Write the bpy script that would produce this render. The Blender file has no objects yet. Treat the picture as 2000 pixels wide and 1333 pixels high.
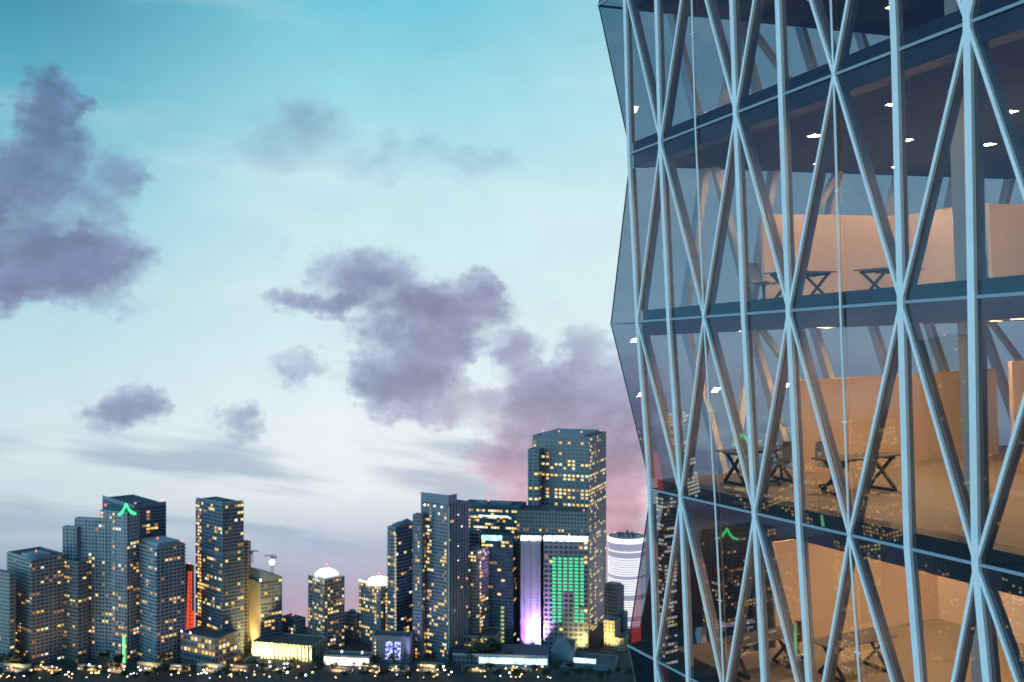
import bpy, math, random
from mathutils import Matrix, Vector
random.seed(11)
S = bpy.context.scene
C = S.collection
R = math.radians
H = 294.0            # height of the viewpoint above the bay, metres
F = 2000.0           # focal length in photo pixels (photo is 2000 wide)


def lin(r, g, b):
    f = lambda c: (c / 255 / 12.92) if c / 255 <= 0.04045 else ((c / 255 + 0.055) / 1.055) ** 2.4
    return (f(r), f(g), f(b), 1.0)


# ---------------------------------------------------------------- camera
cam = bpy.data.cameras.new('camera')
cam.sensor_width = 36.0
cam.lens = 36.0
cam.clip_start = 0.1
cam.clip_end = 20000
cam.dof.use_dof = True
cam.dof.focus_distance = 18.0
cam.dof.aperture_fstop = 1.7
co = bpy.data.objects.new('camera', cam)
C.objects.link(co)
co.location = (0, 0, H)
co.rotation_euler = (R(90), 0, 0)
S.camera = co
S.render.resolution_x, S.render.resolution_y = 1024, 682
S.view_settings.view_transform = 'Standard'
S.view_settings.look = 'None'
S.view_settings.exposure = 0.0
S.view_settings.gamma = 1.0
S.render.engine = 'CYCLES'
S.cycles.use_denoising = True
S.cycles.max_bounces = 12
S.cycles.diffuse_bounces = 4
S.cycles.glossy_bounces = 5
S.cycles.transparent_max_bounces = 40
S.cycles.caustics_reflective = False
S.cycles.caustics_refractive = False
S.cycles.sample_clamp_indirect = 6.0

# ---------------------------------------------------------------- dusk sky
W = bpy.data.worlds.new('World')
S.world = W
W.use_nodes = True
nt = W.node_tree
nt.nodes.clear()


class NB:
    def __init__(s, t):
        s.t = t

    def m(s, op, a, b=None, c=None, clamp=False):
        n = s.t.nodes.new('ShaderNodeMath')
        n.operation = op
        n.use_clamp = clamp
        for k, v in enumerate((a, b, c)):
            if v is None:
                continue
            if isinstance(v, (int, float)):
                n.inputs[k].default_value = v
            else:
                s.t.links.new(v, n.inputs[k])
        return n.outputs[0]

    def ss(s, x, lo, hi, o0=0.0, o1=1.0):
        n = s.t.nodes.new('ShaderNodeMapRange')
        n.interpolation_type = 'SMOOTHSTEP'
        s.t.links.new(x, n.inputs[0])
        for k, v in zip((1, 2, 3, 4), (lo, hi, o0, o1)):
            n.inputs[k].default_value = v
        return n.outputs[0]

    def ramp(s, x, lo, hi, stops):
        mr = s.t.nodes.new('ShaderNodeMapRange')
        s.t.links.new(x, mr.inputs[0])
        mr.inputs[1].default_value = lo
        mr.inputs[2].default_value = hi
        n = s.t.nodes.new('ShaderNodeValToRGB')
        s.t.links.new(mr.outputs[0], n.inputs[0])
        e = n.color_ramp.elements
        while len(e) < len(stops):
            e.new(0.5)
        for k, (p, c) in enumerate(stops):
            e[k].position = (p - lo) / (hi - lo)
            e[k].color = c
        return n.outputs[0]

    def mix(s, f, a, b, bt='MIX'):
        n = s.t.nodes.new('ShaderNodeMix')
        n.data_type = 'RGBA'
        n.blend_type = bt
        for sock, v in ((n.inputs[0], f), (n.inputs[6], a), (n.inputs[7], b)):
            if isinstance(v, (int, float)):
                sock.default_value = v
            elif isinstance(v, tuple):
                sock.default_value = v
            else:
                s.t.links.new(v, sock)
        return n.outputs[2]

    def xyz(s, x, y, z):
        n = s.t.nodes.new('ShaderNodeCombineXYZ')
        for k, v in enumerate((x, y, z)):
            if isinstance(v, (int, float)):
                n.inputs[k].default_value = v
            else:
                s.t.links.new(v, n.inputs[k])
        return n.outputs[0]

    def noise(s, v, scale, detail=4, rough=0.55):
        n = s.t.nodes.new('ShaderNodeTexNoise')
        s.t.links.new(v, n.inputs['Vector'])
        n.inputs['Scale'].default_value = scale
        n.inputs['Detail'].default_value = detail
        n.inputs['Roughness'].default_value = rough
        return n.outputs['Fac']


B = NB(nt)
tc = nt.nodes.new('ShaderNodeTexCoord')
sp = nt.nodes.new('ShaderNodeSeparateXYZ')
nt.links.new(tc.outputs['Generated'], sp.inputs[0])
az = B.m('MULTIPLY', B.m('ARCTAN2', sp.outputs[0], sp.outputs[1]), 57.2958)     # degrees, right of forward
el = B.m('MULTIPLY', B.m('ARCSINE', sp.outputs[2]), 57.2958)                    # degrees above level
wv = B.xyz(az, el, 0.0)


def px2ae(x, y):
    dx, dz = (x - 1000) / F, (666 - y) / F
    return math.degrees(math.atan(dx)), math.degrees(math.atan(dz / math.hypot(1, dx)))


# clear sky by elevation, one ramp for the frame's middle and one for its left
EL = lambda y: px2ae(700, y)[1]
mid = B.ramp(el, -30, 60, [(-30, lin(70, 82, 100)), (EL(1330), lin(205, 150, 140)), (EL(1235), lin(208, 164, 172)), (EL(1160), lin(184, 168, 190)),
                           (EL(1060), lin(190, 200, 216)), (EL(960), lin(234, 240, 243)), (EL(830), lin(234, 244, 246)), (EL(650), lin(216, 239, 244)),
                           (EL(420), lin(200, 235, 241)), (EL(200), lin(160, 220, 233)), (EL(0), lin(116, 202, 222)), (30, lin(62, 150, 182)), (60, lin(45, 115, 155))])
left = B.ramp(el, -30, 60, [(-30, lin(60, 72, 95)), (EL(1330), lin(120, 125, 150)), (EL(1200), lin(130, 138, 165)), (EL(1080), lin(150, 168, 190)), (EL(960), lin(200, 215, 224)),
                            (EL(860), lin(218, 233, 238)), (EL(700), lin(196, 228, 236)), (EL(420), lin(146, 206, 222)), (EL(200), lin(92, 176, 200)), (EL(0), lin(58, 140, 166)),
                            (30, lin(40, 112, 145)), (60, lin(35, 95, 135))])
sky = B.mix(B.ss(az, -27, -8), left, mid)
# away from the afterglow, to the far left, the dusk is deeper
deep = B.ramp(el, -30, 60, [(-30, lin(30, 35, 50)), (-17, lin(40, 34, 44)), (-11, lin(64, 54, 70)), (-8.2, lin(112, 104, 134)), (-7.0, lin(134, 130, 164)), (-5.5, lin(128, 152, 188)), (-2.3, lin(92, 160, 196)), (3, lin(78, 126, 166)), (9, lin(58, 100, 142)),
                            (17, lin(36, 68, 108)), (35, lin(48, 108, 148)), (60, lin(60, 130, 165))])
sky = B.mix(B.m('MULTIPLY', B.m('MULTIPLY', B.ss(az, -6, 12), B.ss(az, 70, 25)), B.m('MULTIPLY', B.ss(el, -6, 2), 0.35)), sky, lin(226, 246, 248))
gap = B.m('MULTIPLY', B.ss(az, -44, -28, 1, 0), B.ss(az, -100, -78))
sky = B.mix(gap, sky, deep)
behind = B.m('MULTIPLY', B.ss(az, -108, -80, 1, 0), B.ss(az, -160, -128), clamp=True)  # out-of-view sky boost, added to brighten the fronts of the facade bars
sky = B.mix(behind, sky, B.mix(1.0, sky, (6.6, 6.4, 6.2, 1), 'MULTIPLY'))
sky = B.mix(B.ss(az, 60, 120), sky, B.mix(1.0, sky, (0.5, 0.46, 0.62, 1), 'MULTIPLY'))  # sky dimmed on this side, added to keep the bars' other faces darker
# high ice-cloud streaks low over the city
sv = B.xyz(B.m('MULTIPLY', az, 0.075), B.m('MULTIPLY', B.m('ADD', el, B.m('MULTIPLY', az, 0.16)), 0.5), 2.0)
st = B.noise(sv, 1.0, 3, 0.5)
stm = B.m('MULTIPLY', B.ss(st, 0.44, 0.62), B.m('MULTIPLY', B.ss(el, -14, -9), B.ss(el, -3.5, -6.0)), clamp=True)
sky = B.mix(B.m('MULTIPLY', stm, 0.62), sky, lin(142, 166, 190))
sv2 = B.xyz(B.m('MULTIPLY', az, 0.06), B.m('MULTIPLY', B.m('ADD', el, B.m('MULTIPLY', az, 0.1)), 0.2), 5.0)
sky = B.mix(B.m('MULTIPLY', B.ss(B.noise(sv2, 1.0, 4), 0.48, 0.75), 0.25), sky, lin(236, 246, 248))

# cumulus: soft lobes by direction, their outline broken by turbulence
CL = [  # x, y, rx, ry (photo pixels), weight
    (95, 210, 72, 70, 1.15), (105, 285, 95, 75, 1.0), (45, 345, 120, 85, 1.1), (110, 410, 130, 90, .8), (120, 500, 165, 95, 1.15), (190, 420, 80, 80, .7), (30, 560, 150, 55, 1.0), (225, 335, 66, 48, .75), (-70, 430, 130, 170, 1.1), (200, 575, 70, 40, .6),
    (610, 255, 120, 70, .46), (560, 295, 150, 40, .40), (740, 310, 170, 46, .42), (910, 312, 130, 40, .38),
    (715, 540, 120, 60, .8), (640, 590, 110, 34, .9), (850, 600, 150, 62, 1.0), (935, 560, 48, 40, .8), (830, 665, 125, 66, 1.1), (790, 745, 115, 70, 1.15), (905, 790, 120, 48, .8), (980, 660, 70, 30, .5),
    (1010, 705, 62, 66, .8), (1150, 700, 100, 70, .75), (1095, 790, 150, 85, 1.1), (1180, 860, 130, 170, 1.25), (1210, 990, 80, 110, .9), (1120, 960, 110, 70, .6), (985, 905, 95, 52, 1.0), (1060, 840, 130, 100, 1.1), (600, 718, 80, 26, .6), (1010, 965, 80, 50, .6),
    (242, 800, 82, 58, .95), (200, 830, 60, 30, .6), (480, 822, 50, 38, .8), (450, 850, 60, 24, .4), (600, 1062, 75, 40, .45), (560, 480, 36, 26, .3), (160, 590, 160, 30, .5),
    (150, 425, 56, 30, -.3), (955, 735, 60, 26, -.25), (1085, 705, 24, 44, -.25)]
n1 = B.noise(wv, 0.28, 6, 0.6)
n2 = B.noise(B.xyz(az, el, 40.0), 0.28, 6, 0.6)
azw = B.m('ADD', az, B.m('MULTIPLY', B.m('SUBTRACT', n1, 0.5), 5.0))
elw = B.m('ADD', el, B.m('MULTIPLY', B.m('SUBTRACT', n2, 0.5), 3.8))
n3 = B.noise(B.xyz(B.m('MULTIPLY', az, 0.75), B.m('MULTIPLY', el, 1.2), 71.0), 0.95, 5, 0.6)
n4 = B.noise(B.xyz(B.m('MULTIPLY', az, 0.75), B.m('MULTIPLY', el, 1.2), 83.0), 0.95, 5, 0.6)
azw = B.m('ADD', azw, B.m('MULTIPLY', B.m('SUBTRACT', n3, 0.5), 2.6))
elw = B.m('ADD', elw, B.m('MULTIPLY', B.m('SUBTRACT', n4, 0.5), 1.7))
field = 0.0
for (x, y, rx, ry, wgt) in CL:
    a0, e0 = px2ae(x, y)
    ra = math.degrees(rx * 1.25 / F) * math.cos(R(a0)) ** 2
    re = math.degrees(ry * 1.3 / F) * math.cos(R(a0))
    qa = B.m('MULTIPLY', B.m('SUBTRACT', azw, a0), 1 / ra)
    qe = B.m('MULTIPLY', B.m('SUBTRACT', elw, e0), 1 / re)
    q = B.m('SUBTRACT', 1.0, B.m('ADD', B.m('MULTIPLY', qa, qa), B.m('MULTIPLY', qe, qe)))
    q = B.m('MULTIPLY', B.m('MAXIMUM', q, 0.0), wgt)
    if wgt < 0:
        field = B.m('MAXIMUM', B.m('ADD', field, q), 0.0)
    else:
        field = B.m('SMOOTH_MAX', field, q, 0.25) if field != 0.0 else q
nf = B.noise(B.xyz(az, B.m('MULTIPLY', el, 1.25), 9.0), 0.36, 6, 0.52)
fld = B.m('ADD', field, B.m('MULTIPLY', B.m('SUBTRACT', nf, 0.5), 0.95))
dens = B.m('MULTIPLY', B.ss(fld, -0.06, 1.0), B.ss(field, 0.0, 0.5))
# broken cloud elsewhere round the sky (only outside the photograph's field)
big = B.noise(B.xyz(B.m('MULTIPLY', az, 0.7), el, 3.0), 0.085, 7, 0.6)
outside = B.m('ADD', B.ss(az, -34, -29, 1, 0), B.ss(az, 24, 32), clamp=True)
dens2 = B.m('MULTIPLY', B.m('MULTIPLY', B.ss(big, 0.47, 0.66), outside), B.ss(el, -15, -8))
dens = B.m('MAXIMUM', dens, B.m('MULTIPLY', dens2, 0.7))
cc = B.ramp(el, -18, 18, [(-18, lin(196, 150, 158)), (-9, lin(208, 160, 172)), (-5.5, lin(174, 160, 184)), (-2, lin(154, 158, 188)), (2.5, lin(126, 130, 168)), (9, lin(114, 134, 170)), (13, lin(92, 122, 156)), (18, lin(70, 100, 136))])
cool = B.ramp(el, -18, 18, [(-18, lin(150, 150, 176)), (-7, lin(150, 164, 190)), (-2, lin(142, 156, 186)), (2.5, lin(122, 130, 170)), (9, lin(112, 134, 170)), (18, lin(70, 100, 136))])
cc = B.mix(B.ss(az, -10, -2), cool, cc)
cg = B.ramp(fld, 0.0, 1.15, [(0.0, (1.55, 1.6, 1.6, 1)), (0.45, (1.2, 1.2, 1.2, 1)), (1.15, (0.8, 0.78, 0.84, 1))])
cc = B.mix(1.0, cc, cg, 'MULTIPLY')
nfo = B.noise(B.xyz(B.m('ADD', az, -0.25), B.m('MULTIPLY', B.m('ADD', el, 0.75), 1.25), 9.0), 0.36, 6, 0.52)
rel = B.ss(B.m('SUBTRACT', nf, nfo), -0.14, 0.14, 0.86, 1.16)
cc = B.mix(1.0, cc, B.xyz(rel, rel, rel), 'MULTIPLY')
cc = B.mix(B.ss(az, -32, -40), cc, B.mix(1.0, cc, (0.28, 0.40, 0.60, 1), 'MULTIPLY'))
sky = B.mix(B.m('MULTIPLY', dens, 0.9), sky, cc)
# the physical twilight sky underneath, sun just at the horizon ahead
nish = nt.nodes.new('ShaderNodeTexSky')
nish.sky_type = 'NISHITA'
nish.sun_disc = False
nish.sun_elevation = R(-2)
nish.sun_rotation = R(10)
sky = B.mix(0.02, sky, nish.outputs[0], 'ADD')
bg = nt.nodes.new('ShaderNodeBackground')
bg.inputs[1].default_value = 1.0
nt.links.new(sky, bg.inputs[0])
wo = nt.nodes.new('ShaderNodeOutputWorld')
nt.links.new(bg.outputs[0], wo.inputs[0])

# ---------------------------------------------------------------- materials
MATS = {}


def mat(key, col, rough=0.6, emit=None, es=0.0, metal=0.0, var=0.0, vscale=1.0, spec=0.5, bump=0.0, bscale=20.0):
    if key in MATS:
        return MATS[key]
    m = bpy.data.materials.new(key)
    m.use_nodes = True
    t = m.node_tree
    b = t.nodes['Principled BSDF']
    b.inputs['Base Color'].default_value = (*col[:3], 1)
    b.inputs['Roughness'].default_value = rough
    b.inputs['Metallic'].default_value = metal
    b.inputs['Specular IOR Level'].default_value = spec
    if emit:
        b.inputs['Emission Color'].default_value = (*emit[:3], 1)
        b.inputs['Emission Strength'].default_value = es
    nb = NB(t)
    if var > 0 or bump > 0:
        tcn = t.nodes.new('ShaderNodeTexCoord')
    if var > 0:
        f = nb.noise(tcn.outputs['Object'], vscale, 5, 0.6)
        lo = tuple(c * (1 - var) for c in col[:3]) + (1,)
        hi = tuple(min(1, c * (1 + var)) for c in col[:3]) + (1,)
        t.links.new(nb.ramp(f, 0.3, 0.7, [(0.3, lo), (0.7, hi)]), b.inputs['Base Color'])
        t.links.new(nb.ss(f, 0.3, 0.7, max(0, rough - 0.1), min(1, rough + 0.1)), b.inputs['Roughness'])
    if bump > 0:
        bn = t.nodes.new('ShaderNodeBump')
        bn.inputs['Strength'].default_value = bump
        t.links.new(nb.noise(tcn.outputs['Object'], bscale, 4), bn.inputs['Height'])
        t.links.new(bn.outputs[0], b.inputs['Normal'])
    MATS[key] = m
    return m


def glow(key, col, es):
    return mat(key, (0.02, 0.02, 0.02), 0.4, emit=col, es=es)


def strip(key, col, es):
    m = glow(key, col, es)
    t = m.node_tree
    b = t.nodes['Principled BSDF']
    if not b.inputs['Emission Strength'].is_linked:
        nb = NB(t)
        tcn = t.nodes.new('ShaderNodeTexCoord')
        t.links.new(nb.ss(nb.noise(tcn.outputs['Object'], 0.22, 3), 0.3, 0.7, es * .35, es * 1.35), b.inputs['Emission Strength'])
    return m


def glass_mat(key, tint, ior, rough=0.0):
    m = bpy.data.materials.new(key)
    m.use_nodes = True
    t = m.node_tree
    t.nodes.clear()
    o = t.nodes.new('ShaderNodeOutputMaterial')
    mx = t.nodes.new('ShaderNodeMixShader')
    nb = NB(t)
    geo = t.nodes.new('ShaderNodeNewGeometry')
    dt = t.nodes.new('ShaderNodeVectorMath')
    dt.operation = 'DOT_PRODUCT'
    t.links.new(geo.outputs['Incoming'], dt.inputs[0])
    t.links.new(geo.outputs['Normal'], dt.inputs[1])
    f0 = ((ior - 1) / (ior + 1)) ** 2
    cs = nb.m('SUBTRACT', 1.0, nb.m('ABSOLUTE', dt.outputs['Value']))
    fres = nb.m('ADD', f0, nb.m('MULTIPLY', nb.m('POWER', cs, 5.0), 1 - f0))
    tr = t.nodes.new('ShaderNodeBsdfTransparent')
    tr.inputs[0].default_value = (*tint, 1)
    gl = t.nodes.new('ShaderNodeBsdfGlossy')
    gl.inputs['Roughness'].default_value = rough
    gl.inputs['Color'].default_value = (0.95, 0.97, 1.0, 1)
    tcn = t.nodes.new('ShaderNodeTexCoord')
    bn = t.nodes.new('ShaderNodeBump')
    bn.inputs['Strength'].default_value = 0.02
    t.links.new(nb.noise(tcn.outputs['Object'], 0.8, 1), bn.inputs['Height'])
    t.links.new(bn.outputs[0], gl.inputs['Normal'])
    t.links.new(fres, mx.inputs[0])
    t.links.new(tr.outputs[0], mx.inputs[1])
    t.links.new(gl.outputs[0], mx.inputs[2])
    t.links.new(mx.outputs[0], o.inputs[0])
    MATS[key] = m
    return m


# ---------------------------------------------------------------- mesh helpers
class MB:
    def __init__(s):
        s.v, s.f, s.mi = [], [], []

    def hexa(s, p, mi=0):      # 8 points: bottom ring 0-3, top ring 4-7
        n = len(s.v)
        s.v += [tuple(q) for q in p]
        for f in ((0, 3, 2, 1), (4, 5, 6, 7), (0, 1, 5, 4), (1, 2, 6, 5), (2, 3, 7, 6), (3, 0, 4, 7)):
            s.f.append(tuple(n + k for k in f))
            s.mi.append(mi)
        return s

    def box(s, x0, x1, y0, y1, z0, z1, mi=0, fn=None):
        p = [(x0, y0, z0), (x1, y0, z0), (x1, y1, z0), (x0, y1, z0), (x0, y0, z1), (x1, y0, z1), (x1, y1, z1), (x0, y1, z1)]
        return s.hexa([fn(q) for q in p] if fn else p, mi)

    def poly(s, pts, mi=0):
        n = len(s.v)
        s.v += [tuple(q) for q in pts]
        s.f.append(tuple(range(n, n + len(pts))))
        s.mi.append(mi)
        return s

    def tube(s, pts, rad, seg=8, mi=0, cap=True):
        pts = [Vector(p) for p in pts]
        rad = rad if isinstance(rad, (list, tuple)) else [rad] * len(pts)
        n = len(s.v)
        for k, p in enumerate(pts):
            d = (pts[min(k + 1, len(pts) - 1)] - pts[max(k - 1, 0)]).normalized()
            a = d.orthogonal().normalized() if k == 0 else (a - d * a.dot(d)).normalized()
            b = d.cross(a)
            for j in range(seg):
                t = 2 * math.pi * j / seg
                s.v.append(tuple(p + (a * math.cos(t) + b * math.sin(t)) * rad[k]))
        for k in range(len(pts) - 1):
            for j in range(seg):
                s.f.append((n + k * seg + j, n + k * seg + (j + 1) % seg, n + (k + 1) * seg + (j + 1) % seg, n + (k + 1) * seg + j))
                s.mi.append(mi)
        if cap:
            s.f.append(tuple(n + j for j in reversed(range(seg))))
            s.f.append(tuple(n + (len(pts) - 1) * seg + j for j in range(seg)))
            s.mi += [mi, mi]
        return s

    def lathe(s, prof, seg=24, mi=0, c=(0, 0, 0)):
        n = len(s.v)
        for (r, z) in prof:
            for j in range(seg):
                t = 2 * math.pi * j / seg
                s.v.append((c[0] + r * math.cos(t), c[1] + r * math.sin(t), c[2] + z))
        for k in range(len(prof) - 1):
            for j in range(seg):
                s.f.append((n + k * seg + j, n + k * seg + (j + 1) % seg, n + (k + 1) * seg + (j + 1) % seg, n + (k + 1) * seg + j))
                s.mi.append(mi)
        return s

    def mesh(s, name, mats, smooth=False):
        me = bpy.data.meshes.new(name)
        me.from_pydata(s.v, [], s.f)
        for m in (mats if isinstance(mats, (list, tuple)) else [mats]):
            me.materials.append(m)
        me.polygons.foreach_set('material_index', s.mi)
        if smooth:
            me.polygons.foreach_set('use_smooth', [True] * len(me.polygons))
        me.update()
        return me

    def build(s, name, mats, parent=None, smooth=False):
        return link(name, s.mesh(name, mats, smooth), parent)


def link(name, data, parent=None, loc=None):
    o = bpy.data.objects.new(name, data)
    C.objects.link(o)
    if parent:
        o.parent = parent
    if loc is not None:
        o.location = loc
    return o


def tag(o, label, cat, group=None, kind=None):
    if label:
        o['label'] = label
    if cat:
        o['category'] = cat
    if group:
        o['group'] = group
    if kind:
        o['kind'] = kind
    return o


def thing(name, label, cat, loc=(0, 0, 0), group=None):
    return tag(link(name, None, None, loc), label, cat, group)


def copy_tree(o, parent=None):
    c = o.copy()
    C.objects.link(c)
    if parent:
        c.parent = parent
    for ch in list(o.children):
        copy_tree(ch, c)
    return c


# ================================================================ GROUND AND WATER
def disc(name, r0, r1, z, m, seg=160):
    b = MB()
    for j in range(seg):
        a, c = 2 * math.pi * j / seg, 2 * math.pi * (j + 1) / seg
        q = [(r1 * math.cos(a), r1 * math.sin(a), z), (r1 * math.cos(c), r1 * math.sin(c), z)]
        b.poly((q + [(0, 0, z)]) if r0 == 0 else (q + [(r0 * math.cos(c), r0 * math.sin(c), z), (r0 * math.cos(a), r0 * math.sin(a), z)]))
    return tag(b.build(name, m), None, None, None, 'structure')


disc('water', 0, 886, -1.5, mat('bay_water', (0.012, 0.02, 0.03), 0.08, bump=0.25, bscale=0.35))
disc('ground', 880, 1075, 0.0, mat('city_ground', (0.06, 0.06, 0.058), 0.9, var=0.35, vscale=0.04))
disc('quay_wall', 878.8, 880.2, 0.4, mat('quay_stone', (0.2, 0.19, 0.18), 0.8, var=0.2, vscale=0.3))
disc('road', 890, 898, 0.006, mat('asphalt', (0.05, 0.05, 0.052), 0.85, var=0.15, vscale=0.2))

# ================================================================ GLASS OFFICE TOWER
OX = Vector((3.0595, 24.3054, 0.4807 + H))
UX = Vector((0.37857, -0.92539, 0.01864)).normalized()
UP = Vector((-0.03922, 0.00409, 0.99922)).normalized()
WX = UP.cross(UX).normalized()
UP = UX.cross(WX).normalized()
BM = Matrix(((UX.x, WX.x, UP.x, OX.x), (UX.y, WX.y, UP.y, OX.y), (UX.z, WX.z, UP.z, OX.z), (0, 0, 0, 1)))
# per floor: bay width, shift along the front, offset inward, height (the front leans in and out a little from floor to floor)
FL = {-1: (1.43, 0.02, -0.03, 11.92), 0: (1.435, 0.05, -0.06, 7.93), 1: (1.444, 0.085, -0.141, 3.947), 2: (1.425, 0.015, -0.056, -0.019),
      3: (1.392, -0.083, 0.151, -4.024), 4: (1.425, 0.079, 0.035, -8.045), 5: (1.42, 0.0, 0.1, -12.06)}
LAST, DEPTH, NEAR = 9, 16.0, 13.6


def node(i, k, w=0.0):
    b, s, n, h = FL[k]
    return Vector((i * b + s, n + w, h))


ROOT = tag(link('glass_office_tower', None), 'glass office tower with criss-crossing white braces and warmly lit floors, filling one side', 'office tower')
ROOT.matrix_world = BM
paint = mat('pale_metal_paint', (0.82, 0.83, 0.84), 0.38, var=0.05, vscale=2.0)
dark_metal = mat('dark_edge_metal', (0.04, 0.05, 0.06), 0.35, metal=0.3)
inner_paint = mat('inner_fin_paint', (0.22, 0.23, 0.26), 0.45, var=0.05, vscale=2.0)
front_glass = glass_mat('front_glass', (0.72, 0.75, 0.78), 2.55)
side_glass = glass_mat('side_glass', (0.34, 0.42, 0.50), 1.8)
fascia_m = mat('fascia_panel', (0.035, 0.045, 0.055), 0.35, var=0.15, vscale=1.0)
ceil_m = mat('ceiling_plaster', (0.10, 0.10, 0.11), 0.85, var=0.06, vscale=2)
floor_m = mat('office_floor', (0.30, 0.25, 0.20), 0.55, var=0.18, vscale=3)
wall_m = mat('partition_plaster', (0.80, 0.62, 0.45), 0.85, var=0.03, vscale=1.5)
col_m = mat('column_plaster', (0.60, 0.54, 0.48), 0.7, var=0.05, vscale=3)
TOPO, BOTO = 0.26, 0.34
floors = sorted(FL)


def strut(b, A, Bp, wid, w0, w1):
    """a flat bar between two facade points: wid across in the facade plane, from depth w0 to w1"""
    d = (Bp - A)
    side = Vector((d.z, 0, -d.x)).normalized() * (wid / 2)
    p = []
    for P in (A, Bp):
        for s_, w in ((-1, w0), (1, w0), (1, w1), (-1, w1)):
            p.append(P + side * s_ + Vector((0, w, 0)))
    b.hexa(p)


def cut(A, Bp, z0, z1):
    f = lambda z: A + (Bp - A) * ((z - A.z) / (Bp.z - A.z))
    return f(z0), f(z1)


CABLE = lambda i: i % 3 == 2
for i in range(0, LAST + 1):
    b = MB()
    inner = MB()
    for k in floors[:-1]:
        A, D = node(i, k), node(i, k + 1)
        if CABLE(i):
            b.tube([A + Vector((0, -.05, 0)), D + Vector((0, -.05, 0))], 0.022, 6)
        else:
            strut(b, A, D, 0.132, -0.07, -0.004)
            a2, d2 = cut(A, D, A.z - BOTO - .01, D.z + TOPO + .01)
            strut(inner, a2, d2, 0.12, 0.012, 0.17 if i == 7 else 0.085)
    if CABLE(i):
        for k in floors[:-1]:
            c_ = (node(i, k) + node(i, k + 1)) / 2
            b.box(c_.x - .07, c_.x + .07, c_.y - .07, c_.y - .03, c_.z - .012, c_.z + .012)
        b.build('facade_cable', paint, ROOT)
    else:
        p = b.build('mullion', paint, ROOT)
        inner.build('inner_fin', inner_paint, p)
for k in floors[:-1]:
    for i in range(0, LAST):
        up_i = i if (i - k) % 2 == 0 else i + 1
        dn_i = i + 1 if up_i == i else i
        A, D = node(up_i, k), node(dn_i, k + 1)
        b = MB()
        strut(b, A, D, 0.062, -0.062, -0.006)
        p = b.build('diagonal_brace', paint, ROOT)
        b = MB()
        a2, d2 = cut(A, D, A.z - BOTO - .01, D.z + TOPO + .01)
        strut(b, a2, d2, 0.06, 0.014, 0.17)
        b.build('inner_fin', inner_paint, p)
# far end of the building: glass folding out at even floors, in at odd ones
EDGE = lambda k: node(-1 if k % 2 == 0 else 0, k)
for k in floors:
    b = MB()
    i0 = EDGE(k)
    strut(b, i0, node(LAST, k), 0.05, -0.035, -0.002)
    b.build('transom', mat('transom_paint', (0.30, 0.36, 0.42), 0.4), ROOT)
    b = MB()
    b.box(i0.x - .02, i0.x + .02, i0.y, i0.y + DEPTH, i0.z - .025, i0.z + .025)
    b.build('side_transom', dark_metal, ROOT)
b = MB()
for k in floors[:-1]:
    A, D = EDGE(k), EDGE(k + 1)
    b.tube([A, D], 0.016, 6)
b.build('corner_trim', dark_metal, ROOT)


def pane(name, pts, m):
    """thin sheet of glass: one face, real position"""
    MB().poly(pts).build(name, m, ROOT)


for k in floors[:-1]:
    lone = EDGE(k) if k % 2 == 0 else EDGE(k + 1)
    pane('glass_panel', [node(0, k), lone, node(0, k + 1)], front_glass)
    for i in range(0, LAST):
        a, b_, c_, d = node(i, k), node(i + 1, k), node(i + 1, k + 1), node(i, k + 1)
        if k in (-1, 4):
            pane('glass_panel', [a, b_, c_, d], front_glass)
        elif (i - k) % 2 == 0:
            pane('glass_panel', [a, b_, c_], front_glass)
            pane('glass_panel', [a, c_, d], front_glass)
        else:
            pane('glass_panel', [a, b_, d], front_glass)
            pane('glass_panel', [b_, c_, d], front_glass)
SB = 2.0
nsb = int(DEPTH / SB)
for k in floors[:-1]:
    for j in range(nsb):
        A, D = EDGE(k), EDGE(k + 1)
        y0, y1 = j * SB, (j + 1) * SB
        pane('side_glass_panel', [A + Vector((0, y0, 0)), A + Vector((0, y1, 0)), D + Vector((0, y1, 0)), D + Vector((0, y0, 0))], side_glass)
for j in range(1, nsb + 1):
    b = MB()
    for k in floors[:-1]:
        A, D = EDGE(k) + Vector((.04, j * SB, 0)), EDGE(k + 1) + Vector((.04, j * SB, 0))
        p = []
        for P in (A, D):
            for dx, dy in ((0, -.08), (.26, -.08), (.26, .08), (0, .08)):
                p.append(P + Vector((dx, dy, 0)))
        b.hexa(p)
    b.build('side_mullion', paint, ROOT)
for k in floors[:-1]:
    for j in range(nsb):
        if (j + k) % 2 == 0 and j % 4 in (1, 2):
            A, D = EDGE(k) + Vector((.3, j * SB, 0)), EDGE(k + 1) + Vector((.3, (j + 1) * SB, 0))
        elif j % 4 in (1, 2):
            A, D = EDGE(k) + Vector((.3, (j + 1) * SB, 0)), EDGE(k + 1) + Vector((.3, j * SB, 0))
        else:
            continue
        b = MB()
        p = []
        for P in (A, D):
            for dx, dy in ((0, -.09), (.16, -.09), (.16, .09), (0, .09)):
                p.append(P + Vector((dx, dy, 0)))
        b.hexa(p)
        b.build('side_brace', paint, ROOT)
# floor slabs: ceiling below, fascia at the front, floor finish above
for k in floors:
    n = FL[k][2]
    z = FL[k][3]
    x0 = 0.16
    b = MB()
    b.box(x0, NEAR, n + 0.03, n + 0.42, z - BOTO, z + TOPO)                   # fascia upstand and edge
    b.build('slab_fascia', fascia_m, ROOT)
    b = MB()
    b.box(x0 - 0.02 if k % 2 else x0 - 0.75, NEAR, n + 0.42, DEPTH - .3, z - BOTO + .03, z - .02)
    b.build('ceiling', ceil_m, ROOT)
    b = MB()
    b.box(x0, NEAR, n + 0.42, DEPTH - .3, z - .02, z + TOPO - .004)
    b.build('floor_finish', floor_m, ROOT)
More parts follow.
